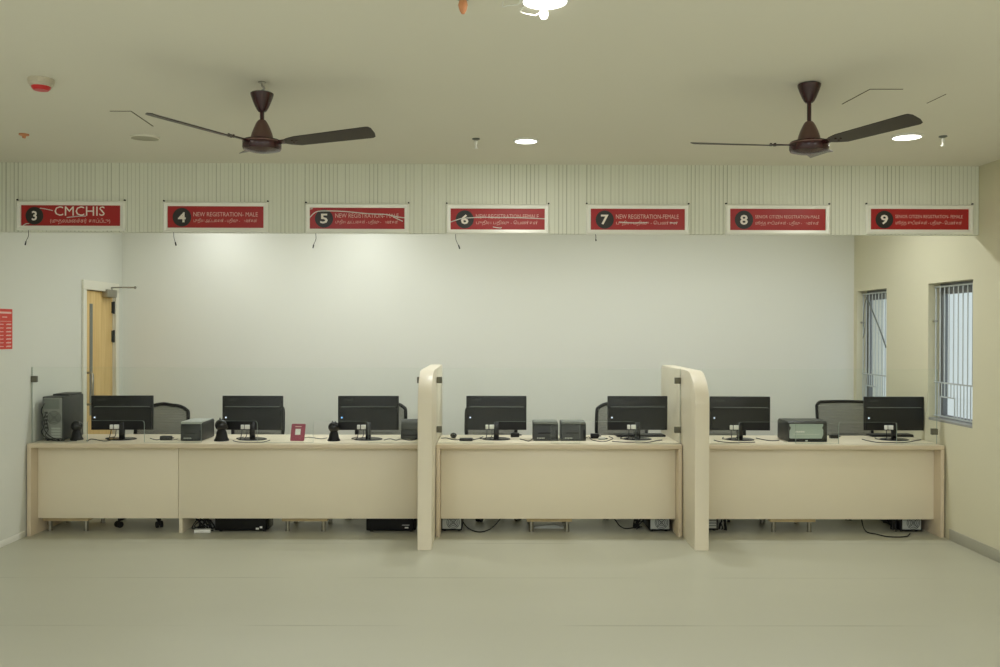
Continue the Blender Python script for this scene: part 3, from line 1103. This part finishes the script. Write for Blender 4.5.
# ------------------------------------------------------------------ pedestals under the counters
def make_pedestal():
    t = thing('drawer_pedestal', 'x', 'drawer unit', (0, 0, 0), 0, 'drawer pedestals under the counters')
    MB().box(-.185, .185, 0, .40, .088, .66, .003).build('body', M['ped'], t)
    for z0, z1 in ((.10, .36), (.365, .505), (.51, .65)):
        dr = MB().box(-.18, .18, .401, .416, z0, z1, .002).build('drawer', M['lam'], t)
        MB().tube([(-.06, .416, (z0 + z1) / 2), (-.06, .436, (z0 + z1) / 2), (.06, .436, (z0 + z1) / 2), (.06, .416, (z0 + z1) / 2)], .005, 8, smooth=False).build('handle', M['steel'], dr)
    for x in (-.147, .147):
        for y in (.045, .36):
            MB().lathe([(0, 0), (.020, 0), (.020, .008), (.0165, .012), (.0165, .088), (0, .088)], (x, y, 0), 16).build('leg', M['steel'], t)
    return t


PED = [(-3.425, 'drawer pedestal on steel legs under the counter end by the white wall'),
       (-1.477, 'drawer pedestal on steel legs between the two black towers under the long counter'),
       (.52, 'drawer pedestal on steel legs under the middle counter'),
       (2.507, 'drawer pedestal on steel legs under the counter beside the windows')]
pp = make_pedestal()
for i, (x, lb) in enumerate(PED):
    o = pp if i == 0 else copy_tree(pp)
    o.location = (hx(x, 7.36), 7.335, 0)
    o['label'] = lb

# ------------------------------------------------------------------ computer towers
def tower(x, y, rz, w, dp, h, z, rear, label, case=None, fz=None):
    """rear side faces local -Y"""
    t = thing('computer_tower', label, 'computer', (hx(x, y), y, z), rz, 'computer towers')
    case = case or M['black']
    MB().box(-w / 2, w / 2, 0, dp, .012, h, .004).build('case', case, t)
    for sx in (-1, 1):
        for yy in (.05, dp - .05):
            MB().cyl((sx * (w / 2 - .025), yy, 0), (sx * (w / 2 - .025), yy, .014), .013, n=10).build('foot', M['rubber'], t)
    bp = MB().box(-w / 2 + .009, w / 2 - .009, -.003, .001, .024, h - .008).build('rear_plate', rear, t)
    MB().box(-w / 2 + .012, w / 2 - .03, -.005, -.002, h - .10, h - .02, .002).build('power_supply', M['mgrey'], bp)
    fz = h - .17 if fz is None else fz
    m = MB()
    for r in (.012, .026, .04, .052):
        m.tube([(.012 + r * math.cos(2 * PI * k / 20), -.005, fz + r * math.sin(2 * PI * k / 20)) for k in range(20)], .0022, 6, closed=True, sub=1)
    for k in range(4):
        a = PI / 4 + k * PI / 2
        m.cyl((.012, -.005, fz), (.012 + .054 * math.cos(a), -.005, fz + .054 * math.sin(a)), .002, n=6)
    m.build('fan_grille', M['dgrey'], bp)
    m = MB()
    for k in range(5):
        m.box(-w / 2 + .02, -w / 2 + .045, -.008, -.002, h - .14 - k * .03, h - .122 - k * .03, .001)
    m.build('port', M['dgrey'], bp)
    for k in range(4 if fz > .15 else 0):
        MB().box(-.01, w / 2 - .02, -.0045, -.002, .03 + k * .022, .045 + k * .022).build('slot_cover', M['lgrey'], bp)
    return t


# grey tower standing on the counter
t = tower(-3.528, 7.33, 0, .168, .36, .362, WT, M['galv'], 'grey computer tower standing on the counter beside the wall, rear side out', M['charcoal'])
MB().box(-.05, .08, .10, .34, .362, .378, .005).build('top_tray', M['charcoal'], t)
m = MB()
m.tube([(-.06, -.01, .31), (-.075, -.035, .25), (-.05, -.035, .15), (-.07, -.04, .08), (-.03, -.042, .03), (.03, -.035, .01), (.12, -.03, .006), (.2, -.01, .006)], .004, 6)
m.tube([(-.055, -.01, .22), (-.065, -.036, .14), (-.02, -.042, .06), (.05, -.038, .02), (.1, -.035, .006)], .0035, 6)
m.tube([(-.05, -.01, .18), (-.02, -.036, .1), (-.04, -.04, .05), (.02, -.03, .008)], .003, 6)
m.build('cable', M['rubber'], t)

# towers on the floor
def side_tower(x0, x1, label, stickers):
    w = .18
    h = .40
    t = thing('computer_tower', label, 'computer', (hx((x0 + x1) / 2, 7.345), 7.345, 0), 0, 'computer towers')
    L = (x1 - x0) / 2
    MB().box(-L, L - .02, 0, w, .012, h, .004).build('case', M['black'], t)
    MB().box(L - .019, L, .004, w - .004, .014, h - .004, .012, 3).build('front_bezel', M['black_gloss'], t)
    for sx in (-1, 1):
        for yy in (.03, w - .03):
            MB().cyl((sx * (L - .04), yy, 0), (sx * (L - .04), yy, .014), .013, n=10).build('foot', M['rubber'], t)
    for (u0, u1, v0, v1) in stickers:
        MB().box(u0, u1, -.001, .0005, v0, v1).build('sticker', M['white'], t)
    return t


side_tower(-2.21, -1.775, 'black computer tower lying side-on under the counter with white stickers', [(.115, .14, .018, .034), (.148, .168, .03, .046)])
side_tower(-.975, -.57, 'black computer tower under the counter against the first divider', [(.09, .15, .055, .059), (.112, .142, .03, .042)])
tower(-.278, 7.36, 0, .17, .42, .40, 0, M['lgrey'], 'computer tower with pale rear plate under the middle counter beside the first divider', fz=.078)
tower(1.425, 7.36, 0, .17, .42, .40, 0, M['lgrey'], 'computer tower with pale rear plate under the middle counter beside the second divider', fz=.078)
tower(1.83, 7.38, 0, .16, .42, .40, 0, M['dgrey'], 'dark computer tower peeping out behind the second divider')
tower(3.485, 7.36, 0, .17, .42, .40, 0, M['lgrey'], 'computer tower with pale rear plate under the counter end by the windows', fz=.078)

# ------------------------------------------------------------------ desk items
def small_printer(px0, px1, py, label, top=None, dp=.2, h=.155):
    a, b = atz(px0, py, WT), atz(px1, py, WT)
    w = (b.x - a.x) / 2
    t = thing('receipt_printer', label, 'printer', ((a.x + b.x) / 2, a.y, WT), 0, 'small dark receipt printers')
    prof = [(0, .004), (0, h * .80), (.012, h * .93), (.03, h * .97), (dp - .02, h), (dp, h * .9), (dp, .004)]
    m = MB(); m.prism(prof, -w, w, 'X')
    es = [e for e in m.bm.edges if abs(e.verts[0].co.x - e.verts[1].co.x) < 1e-6]
    bmesh.ops.bevel(m.bm, geom=es, offset=.004, segments=2, profile=.5, affect='EDGES')
    body = m.build('body', M['charcoal'], t)
    MB().box(-w + .004, w - .004, -.002, dp - .02, h * .90, h * 1.03, .004).build('paper_cover', top or M['mgrey'], t)
    MB().box(-w * .62, w * .45, -.004, .002, h * .40, h * .46, .001).build('paper_slot', M['black'], body)
    m = MB()
    for k in range(5):
        m.box(-w * .7 + k * .013, -w * .7 + k * .013 + .009, -.0015, .001, h * .12, h * .19)
    m.build('maker_mark', M['lgrey'], body)
    MB().box(w * .78, w * .98, -.003, .02, h * .1, h * .6, .003).build('side_cover', M['black'], t)
    return t


small_printer(533.3, 558.2, 441.0, 'small dark receipt printer, the one nearer the monitor under sign 6')
small_printer(561.2, 586.0, 441.0, 'small dark receipt printer, the one nearer the second divider of the pair')
small_printer(180.5, 202, 441.2, 'boxy dark printer between the door side chair and the round webcam', M['lgrey'], .33, .155)

# wide printer behind the first divider
a = atz(399, 440, WT)
t = thing('desktop_printer', 'wide dark printer half hidden behind the first divider', 'printer', (a.x + .135, a.y + .03, WT))
MB().box(-.125, .07, 0, .24, .004, .085, .012, 3).build('body', M['charcoal'], t)
m = MB(); m.prism([(.0, .085), (-.004, .11), (.01, .145), (.05, .165), (.12, .16), (.2, .125), (.23, .085)], -.12, .066, 'X')
m.build('roll_cover', M['dgrey'], t, sharp=50)
MB().box(-.11, .055, -.006, .002, .03, .045, .002).build('paper_slot', M['black'], t)

# big grey faced printer
a, b = atz(788, 442.2, WT), atz(827, 442.2, WT)
w = (b.x - a.x) / 2
t = thing('label_printer', 'large dark printer with a grey wavy edged face panel beside the square topped chair', 'printer', ((a.x + b.x) / 2, a.y, WT))
h = .172
m = MB(); m.prism([(0, .004), (0, h - .012), (.012, h), (.25, h), (.28, h - .02), (.28, .004)], -w, w, 'X')
es = [e for e in m.bm.edges if abs(e.verts[0].co.x - e.verts[1].co.x) < 1e-6]
bmesh.ops.bevel(m.bm, geom=es, offset=.006, segments=2, profile=.5, affect='EDGES')
m.build('body', M['charcoal'], t)
z0, z1 = .035, h - .022
x0, x1 = -w + .012, w - .035
fp = MB().prism([(x0, z0), (x0 + .01, z0 - .004), (x1 - .012, z0 - .004), (x1 - .004, z0 + .018), (x1, z0 + .03), (x1, z0 + .07), (x1 - .008, z0 + .078), (x1 - .008, z0 + .09), (x1, z0 + .1), (x1, z1), (x0, z1), (x0, z0 + .1), (x0 + .01, z0 + .088), (x0 + .01, z0 + .075), (x0, z0 + .06)], -.006, .001, 'Y').build('face_panel', M['printface'], t)
m = MB()
for k in range(5):
    m.box(x0 + .045 + k * .016, x0 + .057 + k * .016, -.0072, -.005, z0 + .045, z0 + .058)
m.box(x0 + .03, x1 - .03, -.0072, -.005, z0 + .03, z0 + .032)
m.build('maker_mark', M['white'], fp)
MB().box(-.02, 0, -.004, .002, .006, .018, .002).build('feed_tab', M['white'], t)
MB().box(-w + .005, w - .005, -.003, .001, .008, .03, .002).build('lower_slot', M['black'], t)


def make_webcam():
    t = thing('web_camera', 'x', 'webcam', (0, 0, WT), 0, 'round black webcams on conical stands')
    MB().lathe([(0, 0), (.052, 0), (.052, .008), (.044, .02), (.034, .065), (.026, .08), (0, .082)], n=24).build('stand', M['black'], t)
    hd = MB().ball((0, 0, .112), .047, 1, .8, .95, 20).build('head', M['black_gloss'], t)
    MB().cyl((0, .03, .112), (0, .045, .112), .02, n=18).build('lens', M['dgrey'], hd)
    MB().cyl((-.012, 0, .152), (-.012, 0, .164), .005, n=8).cyl((.014, 0, .15), (.014, 0, .162), .004, n=8).build('button', M['charcoal'], hd)
    return t


WC = [(220.5, 441.2, 'round black webcam on a conical stand beside the boxy printer'),
      (333.2, 441.2, 'round black webcam on a conical stand beside the monitor with the blue light'),
      (75, 440.2, 'round black webcam in front of the side of the grey tower')]
pw = make_webcam()
for i, (px, py, lb) in enumerate(WC):
    o = pw if i == 0 else copy_tree(pw)
    p = atz(px, py, WT)
    o.location = (p.x, p.y + .03, WT)
    k = (1.15, 1.0, 1.0)[i]
    o.scale = (k, k, k)
    o['label'] = lb

# pink plaque
p = atz(297, 441, WT)
t = thing('desk_plaque', 'small maroon pink plaque with a white card standing on the counter', 'plaque', (p.x, p.y, WT), math.radians(-4))
bd_ = MB().prism(rounded(-.058, .058, 0, .138, .008), 0, .006, 'Y')
for v in bd_.bm.verts:
    v.co.y += .18 * v.co.z
    v.co.x += .05 * v.co.z
bd_ = bd_.build('plate', M['plaque'], t)
m = MB().box(-.022, .022, -.0015, .0005, .05, .098)
for v in m.bm.verts: v.co.y += .18 * v.co.z; v.co.x += .05 * v.co.z
m.build('white_card', M['white'], bd_)
m = MB().prism(rounded(-.026, .026, .113, .119, .002), -.0015, .0005, 'Y')
for v in m.bm.verts: v.co.y += .18 * v.co.z; v.co.x += .05 * v.co.z
m.build('lettering', M['letter_dim'], bd_)
m = MB().prism([(.01, .0), (.03, .1), (.075, .0)], -.02, .02, 'X')
m.build('back_stand', M['plaque'], t)


def keyboard(px, py, rz, label):
    p = atz(px, py, WT)
    t = thing('keyboard', label, 'keyboard', (p.x, p.y, WT), math.radians(rz), 'black keyboards')
    MB().box(-.21, .21, -.065, .065, .002, .016, .004).build('body', M['black'], t)
    m = MB()
    for r in range(5):
        for k in range(18):
            m.box(-.2 + k * .0222, -.182 + k * .0222, -.056 + r * .0225, -.038 + r * .0225, .015, .0205)
    m.build('keys', M['charcoal'], t)


keyboard(640, 436.2, 3, 'black keyboard behind the monitor nearest the second divider')
keyboard(893, 436.2, 0, 'black keyboard behind the window monitor')


def adapter(px, py, label, w=.1, h=.03, d=.05, z=WT, m_=None, rz=0):
    p = atz(px, py, z)
    t = thing('power_adapter', label, 'power adapter', (p.x, p.y, z), rz, 'power adapters')
    MB().box(-w / 2, w / 2, 0, d, .0005, h, .006, 2).build('body', m_ or M['black'], t)
    MB().cyl((w / 2, d / 2, h / 2), (w / 2 + .02, d / 2, h / 2), .006, .004, n=8).build('strain_relief', M['rubber'], t)
    return t


adapter(466, 441.2, 'flat black adapter beside the first divider on the middle counter', .11, .022, .06)
adapter(515, 437.3, 'black adapter beside the monitor below sign 6', .075, .035, .05)
adapter(595, 438.6, 'black adapter between the twin printers and the chair', .07, .04, .05)
adapter(602, 440.0, 'white plug adapter lying beside the arched chair near the second divider', .06, .02, .03, m_=M['lgrey'])
adapter(165, 440.4, 'dark adapter in front of the arched chair near the door', .09, .035, .05, m_=M['charcoal'])
adapter(835, 438.6, 'black adapter behind the grey faced printer', .07, .03, .05)
p = atz(453.5, 438, WT)
t = thing('computer_mouse', 'round black mouse beside the first divider', 'mouse', (p.x, p.y, WT))
m = MB().ball((0, 0, .022), .03, .95, 1.25, .74, 16)
m.build('body', M['black_gloss'], t)
MB().cyl((-.004, -.02, .042), (.004, -.02, .042), .006, n=10).build('scroll_wheel', M['dgrey'], t)

# loose desk papers / notes seen under the monitors
def cable(name, pts, r, label, m_=None, z=None, group='loose cables on the counter'):
    m = MB()
    if z is None:
        P = [Vector((q[0], q[1], q[2])) for q in pts]
    else:
        P = [atz(px, py, z) + Vector((0, 0, r + .0005)) for px, py in pts]
    m.tube(P, r, 6, sub=6)
    return tag(m.build(name, m_ or M['rubber']), label, 'cable', group)


cable('desk_cable', [(520, 439.5), (524, 440.3), (528, 441.5), (531, 440.6), (533.5, 438.2), (535, 436.5)], .0035, 'black cable looping from the adapter to the first twin printer', z=WT)
cable('desk_cable', [(441, 438.6), (447, 438.5), (452, 439.8), (458, 440.2), (466, 439.4), (474, 439.8), (479, 438.9)], .0035, 'black cable running from the first divider to the monitor below sign 6', z=WT)
cable('desk_cable', [(586, 438.2), (589, 437.2), (591, 439.6), (595, 441.0), (602, 442.0), (608, 441.2), (613, 438.8), (609, 437.0)], .003, 'thin black cable curling in front of the arched chair near the second divider', z=WT)
cable('desk_cable', [(756, 438.5), (762, 439.8), (768, 440.9), (774, 441.2), (779, 440.7)], .0035, 'black cable running from the stand to the grey faced printer', z=WT)
cable('desk_cable', [(86, 441.3), (88, 441), (92, 439.5), (104, 441.5), (112, 440.5)], .0035, 'black cable running from the grey tower towards the monitor by the door', z=WT)
cable('desk_cable', [(384, 440.4), (390, 439.2), (396, 440.5), (402, 439.3), (410, 440.8), (416, 439.6)], .003, 'black cable in front of the wide printer at the first divider', z=WT)
cable('desk_cable', [(302, 439), (307, 437.6), (314, 438.2), (321, 439.2), (327, 438.2)], .003, 'pale grey cable between the pink plaque and a webcam', M['mgrey'], z=WT)

cable('desk_cable', [(612, 441.6), (619, 442.4), (628, 442.7), (638, 442.5), (648, 442.7), (656, 441.2), (662, 440.4)], .0035, 'black cable snaking around the stand of the monitor nearest the second divider', z=WT)
cable('desk_cable', [(714, 440.6), (719, 441.9), (727, 442.8), (737, 442.9), (747, 442.9), (755, 442.6)], .0035, 'black cable snaking around the stand of the monitor beside the second divider', z=WT)
cable('desk_cable', [(862, 439.6), (868, 441.2), (878, 442.8), (892, 443.0), (905, 442.9), (915, 441.2), (921, 440.2)], .0035, 'black cable lying around the stand of the monitor in front of the windows', z=WT)
cable('desk_cable', [(150, 438.6), (156, 440.2), (163, 439.2), (171, 440.4), (178, 439.4)], .003, 'dark cable lying between the monitor by the door and the boxy printer', z=WT)
cable('desk_cable', [(233, 441.0), (238, 442.3), (246, 442.6), (254, 442.6), (263, 442.4), (270, 440.6)], .003, 'black cable around the stand of the monitor below sign 4', z=WT)

# under counter clutter ---------------------------------------------
adapter(202, 533.2, 'white power strip lying among black cables under the long counter', .13, .028, .05, 0, M['white'], .1)
p = atz(206, 529.0, 0)
t = thing('junction_box', 'white junction box behind the cable tangle under the long counter', 'box', (p.x, p.y + .06, 0))
MB().box(-.075, .075, 0, .06, .0, .10, .01).build('body', M['white'], t)
MB().box(-.03, .03, -.004, .002, .03, .07, .003).build('socket_plate', M['lgrey'], t)


def tangle(cx, cy, w, d, hgt, n, label, seed):
    r_ = random.Random(seed)
    m = MB()
    P = []
    for k in range(n):
        P.append(Vector((cx + r_.uniform(-w, w), cy + r_.uniform(-d, d), r_.uniform(.008, hgt) if k % 3 else .006)))
    m.tube(P, .005, 6, sub=6)
    return tag(m.build('cable_tangle', M['rubber']), label, 'cable', 'cable tangles under the counters')


q = atz(197, 533, 0)
tangle(q.x, 7.44, .10, .05, .16, 26, 'tangle of black cables around the white power strip under the long counter', 4)
q = atz(645, 529, 0)
tangle(q.x - .045, 7.50, .045, .05, .15, 22, 'tangle of black cables beside the tower at the second divider', 9)
q = atz(716, 529, 0)
tangle(q.x + .06, 7.44, .04, .03, .16, 12, 'cables hanging by the dark tower behind the second divider', 12)
q = atz(900, 529, 0)
tangle(q.x - .08, 7.42, .035, .06, .13, 18, 'tangle of black cables beside the tower at the counter end', 15)


def floor_cable(pts, label, r=.005):
    """pts: (px, py, height above floor)"""
    P = []
    for px, py, z in pts:
        v = atz(px, py, z) if z < .09 else at(px, py, 7.5)
        P.append(v)
    m = MB(); m.tube([Vector((v.x, v.y, max(v.z, r))) for v in P], r, 6, sub=6)
    tag(m.build('floor_cable', M['rubber']), label, 'cable', 'cables drooping to the floor')


floor_cable([(461, 514, .1), (463, 522, .05), (468, 528, r_ if False else .006), (475, 531.2, .006), (482, 531.8, .006), (490, 529, .006), (497, 523, .05), (503, 515, .1)], 'black cable drooping to the floor beside the pale plated tower at the first divider')
floor_cable([(611, 514, .1), (616, 521, .05), (620, 526, .006), (626, 528.6, .006), (634, 527.6, .006), (642, 526.6, .006)], 'black cable drooping to the floor beside the tower at the second divider')
floor_cable([(861, 514, .1), (863, 526, .03), (867, 532, .006), (876, 534, .006), (886, 536.3, .006), (898, 537, .006), (907, 536.2, .006), (910, 533.4, .006)], 'black cable snaking out onto the floor under the counter beside the windows')
p = atz(548, 528.5, 0)
t = MB().prism([(-.12, .0), (-.10, .018), (-.02, .026), (.06, .03), (.11, .012), (.13, .02), (.13, .0)], 0, .06, 'Y').build('cable_cover', M['lgrey'], loc=(p.x, p.y, 0))
tag(t, 'grey plastic cable cover lying between the pedestal legs under the middle counter', 'cable cover')

# ------------------------------------------------------------------ lights
WARM = (1.0, 0.97, 0.88)


def lamp(x, y, power, size=.15, col=WARM, spread=180, name='downlight_lamp', z=ZC - .02):
    l = bpy.data.lights.new(name, 'AREA')
    l.shape = 'DISK'
    l.size = size
    l.energy = power
    l.color = col
    l.spread = math.radians(spread)
    o = bpy.data.objects.new(name, l)
    o.location = (x, y, z)
    COL.objects.link(o)
    return o


FR = 4.5
HALL_FILL = 30.5      # unseen lamps added behind the viewer as fill light
for px, py in ((526, 140), (907, 136)):
    p = atz(px, py, ZC)
    lamp(p.x, p.y, FR)
p = atz(545, -1, ZC)
lamp(p.x, p.y, FR)
for x in (-2.2, .22, 2.6):
    for y in (1.2, -.8, -2.8):
        lamp(x, y, HALL_FILL, .3, (.98, 1.02, 1.15))
for x in (-2.2, 2.6):
    lamp(x, 3.37, FR)
BK = 8.6
LAMPS_BACK = [(-2.72, 8.5, .58), (-1.27, 8.45, .6), (-1.85, 7.45, 1.6), (-.3, 7.45, 1.65), (1.3, 7.45, 1.7), (2.7, 7.45, 1.5)]
for x, y, k in LAMPS_BACK:
    lamp(x, y, BK * k, col=(.98, 1.02, 1.03))
    t = thing('downlight', 'lit downlight hidden behind the sign band', 'ceiling light', (x, y, ZC), 0, 'round ceiling downlights')
    MB().lathe([(.093, 0), (.093, -.006), (.088, -.010), (.08, -.012), (.08, 0)], n=32).build('trim_ring', M['white'], t)
    MB().lathe([(0, -.009), (.04, -.0095), (.08, -.009), (.08, -.001), (0, -.001)], n=32).build('diffuser', M['lamp'], t)

w = bpy.data.worlds.new('daylight')
w.use_nodes = True
sc.world = w
nt = w.node_tree
bg = nt.nodes['Background']
tc = nt.nodes.new('ShaderNodeTexCoord')
sp = nt.nodes.new('ShaderNodeSeparateXYZ')
nt.links.new(tc.outputs['Generated'], sp.inputs[0])
cr = nt.nodes.new('ShaderNodeValToRGB')
cr.color_ramp.elements[0].position = 0.0
cr.color_ramp.elements[0].color = (0.62, 0.70, 0.70, 1)
cr.color_ramp.elements[1].position = 0.3
cr.color_ramp.elements[1].color = (0.80, 0.90, 0.93, 1)
nt.links.new(sp.outputs['Z'], cr.inputs['Fac'])
nt.links.new(cr.outputs['Color'], bg.inputs['Color'])
bg.inputs['Strength'].default_value = 1.1

sc.cycles.use_denoising = True
sc.cycles.transparent_max_bounces = 24
sc.cycles.max_bounces = 10
sc.cycles.diffuse_bounces = 6
sc.view_settings.view_transform = 'Standard'
sc.view_settings.look = 'None'
sc.view_settings.gamma = 1.0
sc.view_settings.use_curve_mapping = False
sc.view_settings.exposure = 0.0
